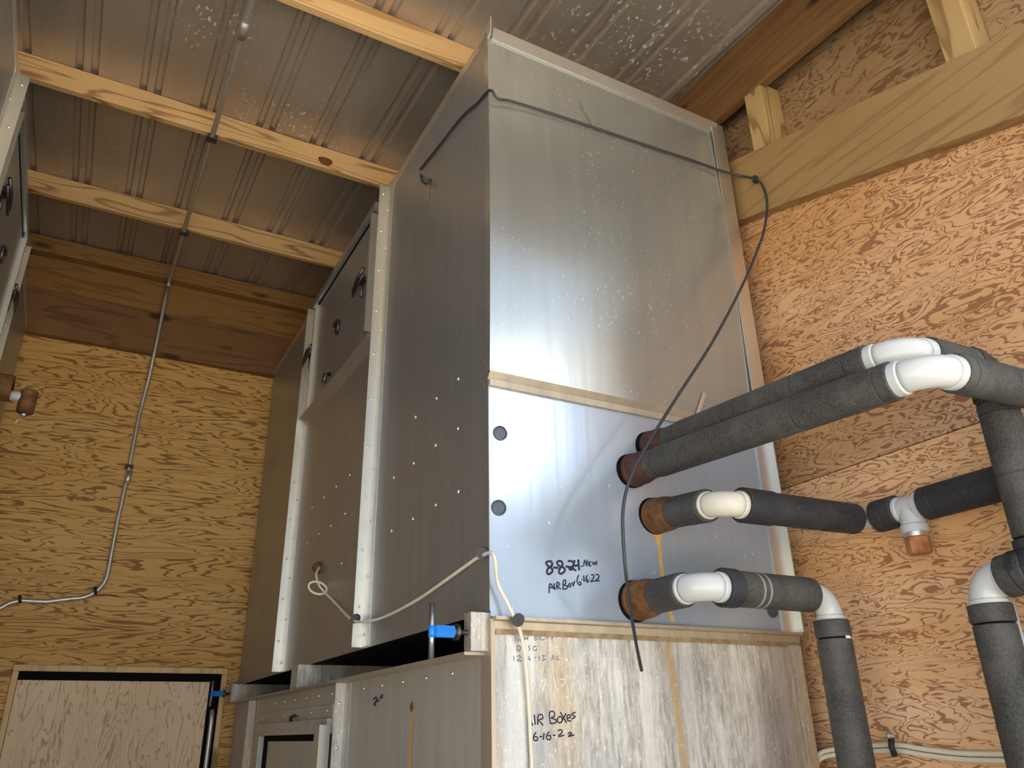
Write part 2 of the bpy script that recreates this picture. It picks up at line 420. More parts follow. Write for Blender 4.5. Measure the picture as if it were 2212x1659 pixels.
# ------------------------------------------------------------------ air boxes
FX, FR, FY, BY = 1.028, 2.205, 2.0, 5.5
def make_air_box(mir, label):
    X = (lambda x: .448-x) if mir else (lambda x: x)
    nx = 1 if mir else -1                       # outward direction of the aisle face
    root = thing('air_box', label, 'air box', (X(1.6), 3.7, .31), 'aluminium air boxes')
    # side and rear shell
    obj('shell', MB().box(X(FX+.004), X(FR-.004), FY+.01, BY, .312, 2.495), M['side'], root)
    side = obj('side_panel', MB().box(X(FX), X(FX+.004), FY+.003, BY+.002, .310, 2.50), M['side'], root)
    obj('dark_underside', MB().box(X(FX+.002), X(FR-.002), FY+.012, BY-.002, .3092, .3118), M['void'], root)  # black sheet added to put dirt and shade into the gap below
    obj('right_panel' if not mir else 'outer_panel', MB().box(X(FR-.004), X(FR), FY+.003, BY, .310, 2.50), M['side'], root)
    # upper front panel, very slightly bellied
    mb = MB(); nz = 14; vs = []; fs = []
    z0, z1 = 1.041, 2.498
    for i in range(nz+1):
        t = i/nz; y = 1.984 - .010*(1-(2*t-1)**2)
        for x in (FX-.006, FR): vs.append((X(x), y, z0+(z1-z0)*t))
    for i in range(nz):
        q = (2*i, 2*i+1, 2*i+3, 2*i+2); fs.append(q[::-1] if mir else q)
    mb.add(vs, fs, True)
    b = FY+.01
    # returns at the sides and top, drip lip at the bottom
    for x in (FX-.006, FR):
        vs2 = []; 
        for i in range(nz+1):
            t = i/nz; y = 1.984 - .010*(1-(2*t-1)**2); z = z0+(z1-z0)*t
            vs2 += [(X(x), y, z), (X(x), b, z)]
        mb.add(vs2, [(2*i, 2*i+2, 2*i+3, 2*i+1) for i in range(nz)])
    mb.add([(X(FX), 1.984, z1), (X(FR), 1.984, z1), (X(FR), b, z1), (X(FX), b, z1)], [(0,1,2,3)])
    obj('upper_front_panel', mb, M['front'], root)
    lip = MB().add([(X(FX-.005), 1.984, 1.041), (X(FR-.06), 1.984, 1.041), (X(FR-.06), 2.003, 1.016), (X(FX-.005), 2.003, 1.016)], [(3,2,1,0)])
    lip.box(X(FX-.003), X(FR-.06), 1.990, 2.003, .994, 1.016)
    obj('seam_lip', lip, M['dirty'], root)
    obj('lower_front_panel', MB().box(X(FX), X(FR), FY, FY+.01, .297, 1.02), M['front_low'], root)
    # flanges: right edge strip, top strip with upturned ears, corner angle
    obj('edge_flange', MB().box(X(FR-.062), X(FR+.006), 1.968, 1.973, 1.0, 2.50).box(X(FR-.060), X(FR+.006), 1.994, 2.0, .297, 1.0).box(X(FR+.002), X(FR+.006), 1.969, 2.03, .297, 2.505), M['trim'], root)
    obj('top_flange', MB().prism([(X(FX+.01), 1.974, 2.452), (X(FX+.01), 1.962, 2.499), (X(FX+.01), 1.966, 2.502), (X(FX+.01), 1.982, 2.452)], (X(FR-.03)-X(FX+.01), 0, 0)), M['trim'], root)
    obj('top_rim', MB().prism([(X(FX-.002), FY-.035, 2.555), (X(FX-.002), FY-.03, 2.47), (X(FX-.002), BY, 2.47), (X(FX-.002), BY, 2.515), (X(FX-.002), FY+.10, 2.515)], (X(FX+.004)-X(FX-.002), 0, 0)), M['trim'], root)
    obj('corner_angle', MB().box(X(FX-.004), X(FX), FY-.001, FY+.062, .312, 2.49), M['side'], root)
    # vertical stiffener angles on the aisle side, each with a row of rivets
    def rivet(parent, x, y, z, r=.0065, n=None):
        n = n or (nx, 0, 0)
        o = obj('rivet', MB().dome((X(x), y, z), n, r, .005, 8), M['trim'], parent); return o
    for ys, top in ((3.10, 2.525), (4.42, 2.48)):
        st = obj('stiffener_angle', MB().box(X(FX-.003), X(FX), ys-.085, ys, .316, top).box(X(FX-.042), X(FX), ys, ys+.004, .316, top), M['trim'], root)
        nrv = 10
        for i in range(nrv):
            z = .42 + (top-.52)*i/(nrv-1)
            rivet(st, FX-.003, ys-.030, z-.06)
            rivet(st, FX-.022, ys, z+.05, .0065, (0, -1, 0))
    # upper access hatch between the stiffeners
    ht = obj('access_hatch', MB().box(X(FX-.012), X(FX), 3.26, 4.27, 1.76, 2.43), M['side'], root, .002)
    obj('hatch_edge', MB().box(X(FX-.034), X(FX), 4.255, 4.275, 1.73, 2.43), M['trim'], ht)
    obj('hatch_edge', MB().box(X(FX-.036), X(FX), 3.225, 3.245, 1.76, 2.44), M['trim'], ht)
    obj('hatch_gap', MB().box(X(FX-.0125), X(FX), 3.25, 4.28, 2.43, 2.45).box(X(FX-.014), X(FX), 4.275, 4.30, 1.73, 2.44), M['void'], ht)
    obj('hatch_head', MB().box(X(FX-.03), X(FX), 3.20, 4.34, 2.45, 2.495), M['side'], ht)
    sill = obj('hatch_sill', MB().prism([(X(FX), 3.20, 1.755), (X(FX-.03), 3.20, 1.735), (X(FX-.03), 3.20, 1.725), (X(FX), 3.20, 1.655)], (0, 1.22, 0)), M['side'], root)
    # latches: toggle lever, keeper and shining pivot
    for (yy, zz, up) in ((4.30, 2.11, 0), (3.34, 2.10, 1)):
        lt = obj('toggle_latch', MB().box(X(FX-.05), X(FX-.012), yy-.03, yy+.03, zz-.012, zz+.012).tube([(X(FX-.045), yy-.07, zz+.03), (X(FX-.055), yy, zz), (X(FX-.05), yy+.08, zz-.03)], .008, 8).tube([(X(FX-.045), yy-.07, zz-.005), (X(FX-.05), yy+.08, zz-.055)], .006, 8).tube([(X(FX-.03), yy, zz+.02), (X(FX-.03), yy-.01, zz-.10)], .006, 8), M['darksteel'], root)
        obj('latch_pivot', MB().dome((X(FX-.05), yy-.01, zz+.012), (nx, -.4, .2), .014, .01, 12), M['steel'], lt)
    # recessed pull ring and drain nipple
    ring = [(X(FX-.02), 3.80+.05*math.cos(a), 2.05+.045*math.sin(a)) for a in [PI*.2+i*PI*1.2/12 for i in range(13)]]
    obj('pull_ring', MB().tube(ring, .008, 8).dome((X(FX-.012), 3.80, 2.05), (nx, 0, 0), .03, .012, 12), M['darksteel'], root)
    obj('drain_nipple', MB().tube([(X(FX-.01), 3.86, 1.80), (X(FX-.04), 3.86, 1.79), (X(FX-.045), 3.86, 1.74)], .012, 8), M['darksteel'], root)
    # rivets scattered over the aisle panel
    if not mir:
        px = [(989,819),(942,861),(897,901),(988,926),(940,962),(893,1001),(850,1032),(989,1062),(940,1091),(891,1121),(845,1147),
              (1048,660),(1048,780),(1048,835),(782,1092),(700,1075),(726,1051),(755,1026),(674,1096),(745,1110),(714,1136),(688,1153),(663,1174),(737,1217)]
        for (a, b) in px:
            p = onX(a, b, FX-.001); rivet(side, FX, p.y, p.z, .0085)
        px = [(592,1275),(602,1302),(575,1313),(566,1245),(557,1325)]
        for (a, b) in px:
            p = onX(a, b, FX-.001); rivet(side, FX, p.y, p.z, .009)
    return root, side, X

box_r, side_r, _ = make_air_box(False, 'tall weathered aluminium air box with dated marker notes and four pipes in its front')
box_l, side_l, XM = make_air_box(True, 'dim aluminium air box cut off by the left edge of the photo')

# plugs in the lower front panel
for (a, b) in ((1080, 936), (1077, 1097), (1668, 1319)):
    p = onY(a, b, FY)
    pl = obj('hole_plug', MB().lathe((p.x, FY, p.z), (0,-1,0), [(0, .024), (.006, .023), (.008, .019), (.004, .017), (.004, .0001)], 20), M['plug'], box_r)
    pl['label'] = 'round grey rubber plug'

# marker writing on the fronts (strokes in local note coordinates)
def strokes(name, parent, lst, ox, oy, k, plane, v, mat, r):
    mb = MB()
    for s in lst:
        P = [(onX if plane == 'x' else onY)(ox+a/k, oy+b/k, v) for a, b in s]
        # smooth by Catmull-Rom
        Q = []
        if len(P) > 2:
            for i in range(len(P)-1):
                p0, p1, p2, p3 = P[max(i-1, 0)], P[i], P[i+1], P[min(i+2, len(P)-1)]
                for t in (0, .33, .67):
                    Q.append(.5*((2*p1)+(p2-p0)*t+(2*p0-5*p1+4*p2-p3)*t*t+(3*p1-p0-3*p2+p3)*t**3))
            Q.append(P[-1])
        else: Q = P
        mb.tube(Q, r, 6)
    o = obj(name, mb, mat, parent)
    return o
n1 = [[(580,420),(560,365),(490,360),(440,390),(460,450),(520,500),(580,540),(585,600),(530,660),(470,660),(460,590),(500,510),(570,470),(585,420)],
 [(615,510),(720,515)],[(830,400),(790,355),(720,360),(700,410),(750,470),(850,510),(885,560),(850,630),(780,660),(745,620),(760,540),(820,470),(835,400)],
 [(910,485),(970,485)],[(960,365),(1010,350),(1070,370),(1090,430),(1070,500),(1010,560),(990,520),(1040,490),(1090,540),(1150,585)],[(1000,560),(1030,510),(1050,560),(1005,540)],
 [(1120,340),(1090,460),(1140,465),(1230,450)],[(1205,320),(1225,575)]]
o = strokes('marker_note', box_r, n1, 1140, 1180, 11.06, 'y', FY-.0003, M['ink'], .0033); o['label'] = 'bold handwritten 8-8-24'
n1b = [[(1270,475),(1310,480)],
 [(1335,470),(1360,330),(1410,470),(1420,320)],[(1510,365),(1450,390),(1485,420),(1450,445),(1490,475),(1515,460)],[(1540,370),(1570,440),(1600,380),(1630,450),(1650,350)],
 [(515,1120),(510,1000),(535,890),(600,980),(620,1030)],[(510,1000),(590,980)],[(620,890),(650,1040)],[(700,1030),(690,880),(740,870),(760,920),(710,970),(790,1020)],
 [(840,1030),(850,830),(900,810),(910,880),(870,930),(940,950),(930,1010),(840,1030)],[(1000,890),(970,930),(990,970),(1030,950),(1020,900),(1000,890)],
 [(1050,860),(1100,940)],[(1125,830),(1080,960)],[(1220,690),(1180,780),(1190,880),(1250,930),(1275,880),(1220,850)],[(1285,800),(1310,800)],[(1335,700),(1350,850)],
 [(1425,690),(1390,780),(1420,860),(1450,830),(1410,790)],[(1475,765),(1487,765)],[(1510,690),(1560,680),(1580,730),(1540,800),(1500,845),(1590,830)],[(1620,680),(1680,680),(1700,740),(1640,800),(1610,830),(1720,820)]]
o = strokes('marker_note', box_r, n1b, 1140, 1180, 11.06, 'y', FY-.0003, M['ink'], .0021); o['label'] = 'handwritten New and Air Box 6.16.22'

# stains on the front: rust run under the third coupling, pale scars on the upper panel
def ribbon(name, parent, pts, y, mat):
    vs = []; fs = []
    for (a, b, w) in pts:
        p = onY(a, b, y); vs += [(p.x-w, y, p.z), (p.x+w, y, p.z)]
    for i in range(len(pts)-1): fs.append((2*i, 2*i+1, 2*i+3, 2*i+2)[::-1])
    return obj(name, MB().add(vs, fs), mat, parent)
ribbon('rust_run', box_r, [(1420,1148,.022),(1422,1163,.013),(1425,1185,.006),(1427,1210,.0075),(1430,1235,.008),(1432,1255,.0085)], FY-.0008, M['drip'])
ribbon('rust_run', box_r, [(1446,1318,.006),(1450,1330,.008),(1453,1343,.010)], FY-.0008, M['drip'])
ribbon('adhesive_scar', box_r, [(1250,212,.001),(1266,245,.005),(1284,272,.011),(1296,282,.004),(1312,292,.001)], 1.9715, M['trim'])
ribbon('adhesive_scar', box_r, [(1522,848,.008),(1512,880,.010),(1504,898,.004)], 1.978, M['trim'])

# ------------------------------------------------------------------ base cabinets
def make_base(mir, label):
    X = (lambda x: .448-x) if mir else (lambda x: x)
    nx = 1 if mir else -1
    root = thing('base_cabinet', label, 'cabinet', (X(1.6), 3.7, -EYE), 'base cabinets')
    obj('body', MB().box(X(FX+.004), X(FR-.002), FY+.008, BY, -EYE, .205), M['side_low'], root)
    side = obj('side_panel', MB().box(X(FX), X(FX+.004), FY+.003, BY, -EYE, .203), M['side_low'], root)
    obj('front_panel', MB().box(X(FX), X(FR), FY, FY+.008, -EYE, .262), M['stain'], root)
    obj('front_edge_flange', MB().box(X(FR-.055), X(FR+.004), FY-.006, FY, -EYE, .255), M['stain'], root)
    obj('seam_strip', MB().prism([(X(FX+.004), 1.998, .256), (X(FX+.004), 1.998, .294), (X(FX+.004), 1.975, .296), (X(FX+.004), 1.975, .287), (X(FX+.004), 1.990, .284)], (X(FR+.004)-X(FX+.004), 0, 0)), M['dirty'], root)
    obj('residue_band', MB().box(X(FX+.012), X(FR), 1.9955, 1.9979, .250, .287), M['brownedge'], root)
    obj('corner_angle', MB().box(X(FX-.004), X(FX), FY-.004, FY+.055, -EYE, .29).box(X(FX-.004), X(FX+.008), FY-.008, FY-.004, -EYE, .29), M['dirty'], root)
    # outward ledge along the aisle side, carrying spacers that hold the air box up
    lg = obj('ledge_flange', MB().box(X(.962), X(FX+.06), 2.03, 5.5, .197, .205), M['dirty'], root)
    for (y0, y1, x0) in ((2.010, 2.055, .972), (3.84, 3.96, .975), (5.36, 5.46, .966)):
        sp = obj('spacer_channel', MB().box(X(x0), X(FR-.05), y0, y1, .2055, .3088), M['stain'], root, .002)
    obj('gap_backing', MB().box(X(1.45), X(1.50), 2.06, 5.36, .2055, .3088), M['void'], root)  # black strip added to keep the open gap dark
    if mir: return root
    for (ys, top) in ((3.27, .196), (4.91, .196)):
        st = obj('stiffener_angle', MB().box(FX-.003, FX, ys-.07, ys, -EYE, top).box(FX-.042, FX, ys, ys+.004, -EYE, top), M['stain'], root)
        for i in range(4):
            obj('rivet', MB().dome((FX-.022, ys, .12-.16*i), (0,-1,0), .0075, .005, 8), M['trim'], st)
    # lower access hatch in a channel frame
    fr = obj('hatch_frame', MB().box(FX-.028, FX, 3.40, 4.72, .012, .04+.03).box(FX-.03, FX, 4.62, 4.72, -1.2, .012).box(FX-.034, FX, 3.46, 3.56, -1.2, .012).box(FX-.008, FX, 3.40, 4.85, .07, .125), M['side_low'], root, .002)
    obj('channel_end', MB().box(FX-.06, FX-.02, 3.44, 3.452, -1.2, .045).box(FX-.064, FX-.06, 3.38, 3.452, -1.2, .045).box(FX-.06, FX-.02, 3.38, 3.386, -1.2, .045), M['trim'], fr)
    obj('hatch_gap', MB().box(FX-.003, FX, 3.56, 4.62, -1.2, .012), M['void'], root)
    obj('hatch_pane', MB().box(FX-.009, FX-.003, 3.58, 4.49, -1.2, -.015), M['side_low'], root)
    cl = onX(630, 1562, FX-.02)
    obj('spring_clip', MB().box(FX-.02, FX-.008, cl.y-.05, cl.y+.03, cl.z-.03, cl.z+.0).tube([(FX-.02, cl.y+.01, cl.z), (FX-.03, cl.y-.01, cl.z+.025), (FX-.02, cl.y-.06, cl.z+.03)], .008, 8), M['darksteel'], root)
    for i in range(16):                                            # screw heads under the ledge and on the head plate
        y = 2.25+i*.2
        if y < 5.3: obj('rivet', MB().dome((FX, y, .165), (-1,0,0), .0065, .005, 8), M['trim'], side)
    for i in range(6):
        obj('rivet', MB().dome((FX-.008, 3.48+i*.24, .10), (-1,0,0), .006, .005, 8), M['trim'], fr)
    p = onX(890, 1527, FX)
    vs = []; pts = [(p.z+.012, .012), (p.z-.005, .018), (p.z-.03, .010), (p.z-.10, .010), (p.z-.30, .014)]
    for z, w in pts: vs += [(FX-.0012, p.y-w, z), (FX-.0012, p.y+w, z)]
    obj('rust_run', MB().add(vs, [(2*i, 2*i+2, 2*i+3, 2*i+1) for i in range(4)]), M['drip'], root)
    obj('rusted_hole', MB().dome((FX, p.y, p.z), (-1,0,0), .016, .004, 10), M['rust'], root)
    return root
base_r = make_base(False, 'lime-streaked aluminium base cabinet under the tall air box, marked Air Boxes 6-16-22')
base_l = make_base(True, 'aluminium base cabinet under the dim air box at the left edge')
n2 = [[(705,1310),(715,1265),(740,1320)],[(752,1235),(760,1315)],[(780,1315),(785,1240),(815,1235),(820,1265),(790,1280),(822,1318)],[(880,1305),(872,1220),(905,1210),(915,1245),(885,1260),(925,1275),(920,1300),(880,1305)],
 [(950,1250),(935,1275),(950,1300),(975,1285),(970,1255),(950,1250)],[(960,1215),(1010,1300)],[(1005,1225),(965,1300)],[(1012,1265),(1040,1255),(1035,1235),(1015,1245),(1018,1280),(1045,1285)],[(1080,1215),(1050,1232),(1080,1250),(1050,1270)],
 [(765,1375),(748,1405),(750,1435),(775,1440),(778,1415),(755,1410)],[(795,1410),(815,1408)],[(830,1380),(825,1435)],[(870,1370),(850,1400),(855,1430),(880,1430),(880,1400),(860,1405)],[(900,1400),(920,1398)],
 [(940,1362),(965,1355),(975,1372),(945,1408),(990,1398)],[(1020,1390),(1035,1375),(1050,1385),(1022,1410),(1070,1395)]]
o = strokes('marker_note', base_r, n2, 950, 1209, 3.687, 'y', FY-.0003, M['ink'], .0019); o['label'] = 'handwritten Air Boxes 6-16-22'
n3 = [[(600,655),(600,600),(625,655),(625,600)],[(658,605),(640,605),(640,650),(658,650)],[(640,628),(655,628)],[(668,605),(678,640),(688,615),(698,640),(702,605)],[(755,600),(755,640),(775,632),(760,620),(775,607),(755,600)],[(790,600),(790,638)],[(805,600),(805,638),(830,636)],[(845,600),(870,598)],[(858,598),(858,635)],[(900,598),(885,605),(900,618),(885,632)],
 [(615,685),(615,725),(640,715),(640,690),(615,685)],[(720,685),(705,695),(720,710),(705,722)],[(770,690),(745,695),(745,722),(768,722),(768,708)],
 [(588,765),(590,805)],[(610,775),(630,765),(640,780),(612,805),(650,805)],[(660,785),(675,783)],[(715,770),(705,790),(720,800),(722,785)],[(755,780),(768,778)],[(790,765),(792,805)],[(812,765),(835,765),(820,783),(838,795),(812,805)],[(890,805),(900,760),(912,800)],[(945,765),(925,785),(940,800),(948,785)],[(975,800),(978,802)]]
o = strokes('marker_note', base_r, n3, 950, 1209, 3.687, 'y', FY+.0005, M['ink_faded'], .0015); o['label'] = 'faded handwriting, worn off in places'
n4 = [[(600,985),(632,962),(640,1000)],[(730,950),(762,985),(735,1050)],[(800,975),(842,955),(820,1045)],[(915,950),(922,1030)],[(955,955),(1000,955),(975,1015)],[(1060,1000),(1082,985)]]
o = strokes('scratched_note', base_r, n4, 950, 1209, 3.687, 'y', FY+.0005, M['scratch'], .0012)
n5 = [[(1318,1112),(1335,1098),(1346,1115),(1322,1150),(1335,1158)],[(1345,1128),(1360,1122)],[(1376,1080),(1372,1110)],[(1389,1070),(1385,1106)]]
o = strokes('marker_note', base_r, n5, 450, 1209, 3.687, 'x', FX-.0005, M['ink'], .0034); o['label'] = 'handwritten 2-11 on the aisle side'

# blue screw jacks on the spacer ends
def jack(x, y, z, label, s=1.0):
    r = thing('screw_jack', label, 'clamp', (x, y, z), 'blue screw jacks')
    P = lambda t: (x-t*s, y, z)
    obj('threaded_rod', MB().lathe(P(0), (-1,0,0), sum([[(.004*i*s, .0075), ((.004*i+.002)*s, .0062)] for i in range(13)], []), 12).lathe(P(.05), (-1,0,0), [(0, .0062), (.0001, .0001)], 12), M['darksteel'], r)
    obj('lock_nut', MB().lathe(P(.030), (-1,0,0), [(0, .001), (0, .022), (.010*s, .022), (.010*s, .016), (.016*s, .015), (.016*s, .001)], 16), M['darksteel'], r)
    obj('hex_body', MB().lathe(P(.044), (-1,0,0), [(0, .001), (0, .0175), (.052*s, .0175), (.056*s, .011), (.056*s, .001)], 6, False), M['blue'], r)
    h = obj('tee_handle', MB().tube([(x-.107*s, y, z+.072*s), (x-.107*s, y, z-.072*s)], .0075, 12), M['steel'], r)
    obj('painted_band', MB().tube([(x-.107*s, y, z+.014), (x-.107*s, y, z-.018)], .009, 12), M['blue'], h)
pj = onY(1022, 1367, 2.03)
jack(.972, 2.03, pj.z, 'bright blue screw jack with steel tee handle, near end of the gap under the box')
jack(.966, 5.41, .255, 'small dark-blue screw jack at the far end of the gap, beside the plywood door')

# ------------------------------------------------------------------ pipes
def bez(c, d1, d2, R, n=12):
    c, d1, d2 = Vector(c), Vector(d1).normalized(), Vector(d2).normalized()
    a, b = c-d1*R, c+d2*R; k = .5523
    p1, p2 = a+d1*R*k, b-d2*R*k; out = []
    for i in range(n+1):
        t = i/n; out.append(a*(1-t)**3+p1*3*t*(1-t)**2+p2*3*t*t*(1-t)+b*t**3)
    return out
def elbow(parent, c, d1, d2, mat, R=.062, r=.033):
    P = bez(c, d1, d2, R); mb = MB().tube(P, r, 24)
    d1, d2 = Vector(d1).normalized(), Vector(d2).normalized()
    mb.lathe(P[0]-d1*.024, d1, [(0, .02), (0, r+.004), (.022, r+.004), (.026, r)], 24)
    mb.lathe(P[-1]+d2*.024, -d2, [(0, .02), (0, r+.004), (.022, r+.004), (.026, r)], 24)
    return obj('pipe_elbow', mb, mat, parent)
def sleeve(parent, a, b, mat, r=.050, joints=(), name='foam_sleeve'):
    a, b = Vector(a), Vector(b); L = (b-a).length
    prof = [(0, .028), (.0, r-.003), (.003, r)]
    for j in sorted(joints): prof += [(j-.0035, r), (j-.001, r-.0035), (j+.001, r-.0035), (j+.0035, r)]
    prof += [(L-.003, r), (L, r-.003), (L, .028)]
    return obj(name, MB().lathe(a, b-a, prof, 28), mat, parent)
def inner(parent, pts, mat, r=.0265): return obj('inner_pipe', MB().tube(pts, r, 20), mat, parent)
def coupling(parent, p, d, mat, r=.052, L=.085, rim=1.10):
    p = Vector(p); d = Vector(d).normalized()
    o = obj('rusty_coupling', MB().lathe(p, d, [(-.004, r*.9), (.002, r*1.02), (.012, r*1.06), (.016, r*1.06), (.02, r*1.01), (L*.6, r*1.0), (L, r*.86), (L, .02)], 28), mat, parent)
    obj('hole_rim', MB().lathe((p.x-.006, FY-.0015, p.z-.001), (0,-1,0), [(0, .001), (0, r*rim), (.0006, r*rim), (.0006, .001)], 28), M['void'], parent)
    return o
def cmin(p, d, t): return Vector(p)+Vector(d).normalized()*t
G = 'insulated pipe runs'
# run A: front upper pipe, leaves the panel toward the viewer and turns right
a0 = Vector((1.558, 2.0, .788)); aE = Vector((1.690, 1.0, .773)); aW = Vector((2.19, 1.0, .800))
ra = thing('insulated_pipe', 'foam-wrapped pipe with white elbow, nearer of the upper pair from the maroon couplings', 'pipe', a0, G)
d = (aE-a0).normalized(); e = (aW-aE).normalized(); L = (aE-a0).length
coupling(ra, a0, d, M['rust_dark'], .054, .09, 1.075)
sleeve(ra, a0+d*.088, a0+d*.125, M['foam'], .047)
sleeve(ra, a0+d*.126, aE-d*.088, M['foam'], .050, (.24, .52, .76))
inner(ra, [a0+d*.05, aE-d*.06], M['pvc'])
elbow(ra, aE, d, e, M['pvc'], .066, .040)
sleeve(ra, aE+e*.086, aW-e*.06, M['foam'], .050, (.03, .2))
elbow(ra, aW, e, (0,0,-1), M['pvc'])
sleeve(ra, aW+Vector((0,0,-.09)), (aW.x, aW.y, -EYE), M['foam'])
# run B: upper pipe behind, then down the wall with an offset
b0 = Vector((1.645, 2.0, .882)); bE = Vector((1.760, 1.10, .882)); bC = Vector((2.10, 1.09, .888))
rb_ = thing('insulated_pipe', 'foam-wrapped pipe with white elbow, farther of the upper pair, dropping by the right wall', 'pipe', b0, G)
d = (bE-b0).normalized(); e = (bC-bE).normalized()
coupling(rb_, b0, d, M['rust_dark'], .054, .09, 1.075)
sleeve(rb_, b0+d*.088, b0+d*.14, M['foam'], .047)
sleeve(rb_, b0+d*.141, bE-d*.088, M['foam'], .050, (.2, .45, .62))
inner(rb_, [b0+d*.05, bE-d*.06], M['pvc'])
elbow(rb_, bE, d, e, M['pvc'], .066, .040)
sleeve(rb_, bE+e*.086, bC-e*.062, M['foam'], .050)
elbow(rb_, bC, e, (0,0,-1), M['foam_dark'], .06, .049)
bD = Vector((2.10, 1.09, .352)); bF = Vector((2.10, 1.25, .345))
sleeve(rb_, bC+Vector((0,0,-.07)), bC+Vector((0,0,-.10)), M['foam_dark'], .048)
sleeve(rb_, bC+Vector((0,0,-.10)), bD+Vector((0,0,.075)), M['foam'], .050, (.03, .2))
elbow(rb_, bD, (0,0,-1), (0,1,0), M['foam_dark'], .045, .050)
sleeve(rb_, bD+Vector((0,.03,0)), bF-Vector((0,.058,0)), M['foam'], .054, (.03,))
elbow(rb_, bF, (0,1,0), (0,0,-1), M['pvc'], .05, .043)
sleeve(rb_, bF+Vector((0,0,-.062)), bF+Vector((0,0,-.108)), M['foam'], .054)
sleeve(rb_, bF+Vector((0,0,-.112)), (bF.x, bF.y, -EYE), M['foam'], .052)
obj('sleeve_seam', MB().tube([(bF.x+.05, bF.y-.03, bF.z-.055), (bF.x+.052, bF.y-.03, bF.z-.16), (bF.x+.047, bF.y-.03, -.6)], .007, 8), M['pvc_grey'], rb_)
# run C: middle pipe, turns right to the wall then runs along it through a tee
c0_ = Vector((1.638, 2.0, .645)); cE = Vector((1.592, 1.64, .595)); cC = Vector((2.20, 1.64, .607)); cEnd = Vector((2.20, .80, .61)); cT = Vector((2.20, 1.476, .608))
rc = thing('insulated_pipe', 'black foam-wrapped pipe with dusty elbow and a tee with rusty plug near the right wall', 'pipe', c0_, G)
d = (cE-c0_).normalized(); e = (cC-cE).normalized()
coupling(rc, c0_, d, M['rust'], .056, .12)
sleeve(rc, c0_+d*.12, c0_+d*.195, M['foam'], .049)
sleeve(rc, c0_+d*.197, cE-d*.070, M['foam'], .0495)
inner(rc, [c0_+d*.08, cE-d*.05], M['pvc_old'])
elbow(rc, cE, d, e, M['pvc_old'], .060, .037)
sleeve(rc, cE+e*.072, cE+e*.19, M['foam_dark'], .052)
sleeve(rc, cE+e*.192, cC-e*.052, M['foam_dark'], .049, (.22,))
inner(rc, [cE+e*.1, cC-e*.03], M['pvc_grey'])
elbow(rc, cC, e, (0,-1,0), M['pvc_grey'], .045, .030)
sleeve(rc, cC+Vector((0,-.045,0)), cT+Vector((0,.038,0)), M['foam_dark'], .050, (.04,))
tee = obj('pipe_tee', MB().lathe(cT+Vector((0,.060,0)), (0,-1,0), [(0,.02),(0,.041),(.03,.041),(.034,.036),(.086,.036),(.09,.041),(.12,.041),(.12,.02)], 24).lathe(cT, (0,0,-1), [(0,.036),(.052,.036),(.056,.040),(.078,.040),(.078,.02)], 24), M['pvc_grey'], rc)
obj('plug_collar', MB().lathe(cT+Vector((0,0,-.077)), (0,0,-1), [(0,.033),(.014,.033),(.014,.001)], 16), M['trim'], rc)
pg_ = obj('rusty_plug', MB().lathe(cT+Vector((0,0,-.09)), (0,0,-1), [(0,.030),(.004,.036),(.046,.036),(.052,.030),(.052,.001)], 8, False), M['rust_bright'], rc); pg_['label'] = 'orange rusty plug'
sleeve(rc, cT+Vector((0,-.05,0)), cEnd, M['foam_dark'], .050, (.045,))
elbow(rc, cEnd+Vector((0,-.05,0)), (0,-1,0), (0,0,-1), M['pvc_grey'])
sleeve(rc, cEnd+Vector((0,-.05,-.09)), (cEnd.x, cEnd.y-.05, -EYE), M['foam_dark'])
# run D: lowest pipe, turns right then down
d0 = Vector((1.534, 2.0, .367)); dE = Vector((1.530, 1.70, .366)); dC = Vector((2.03, 1.70, .366))
rd = thing('insulated_pipe', 'lowest black foam-wrapped pipe with two white elbows, dropping beside the base cabinet', 'pipe', d0, G)
d = (dE-d0).normalized(); e = (1,0,0)
coupling(rd, d0, d, M['rust'], .058, .105)
sleeve(rd, d0+d*.105, dE-d*.070, M['foam'], .050)
inner(rd, [d0+d*.08, dE-d*.05], M['pvc'])
elbow(rd, dE, d, e, M['pvc'], .060, .039)
sleeve(rd, dE+Vector((.074,0,0)), dE+Vector((.125,0,0)), M['foam_dark'], .055)
sleeve(rd, dE+Vector((.126,0,0)), dC-Vector((.072,0,0)), M['foam'], .051, (.25,))
for t in (.190, .215): obj('scuffed_ring', MB().lathe(dE+Vector((t,0,0)), (1,0,0), [(0,.0508),(.002,.0514),(.007,.0514),(.009,.0508)], 28), M['dust'], rd)
inner(rd, [dE+Vector((.05,0,0)), dC-Vector((.05,0,0))], M['pvc'])
elbow(rd, dC, e, (0,0,-1), M['pvc'], .058, .037)
sleeve(rd, dC+Vector((0,0,-.072)), dC+Vector((0,0,-.122)), M['foam'], .052)
sleeve(rd, dC+Vector((0,0,-.126)), (dC.x, dC.y, -EYE), M['foam'], .051)
obj('tape_tab', MB().box(dC.x-.008, dC.x+.008, dC.y-.0535, dC.y-.049, dC.z-.128, dC.z-.120), M['scratch'], rd)
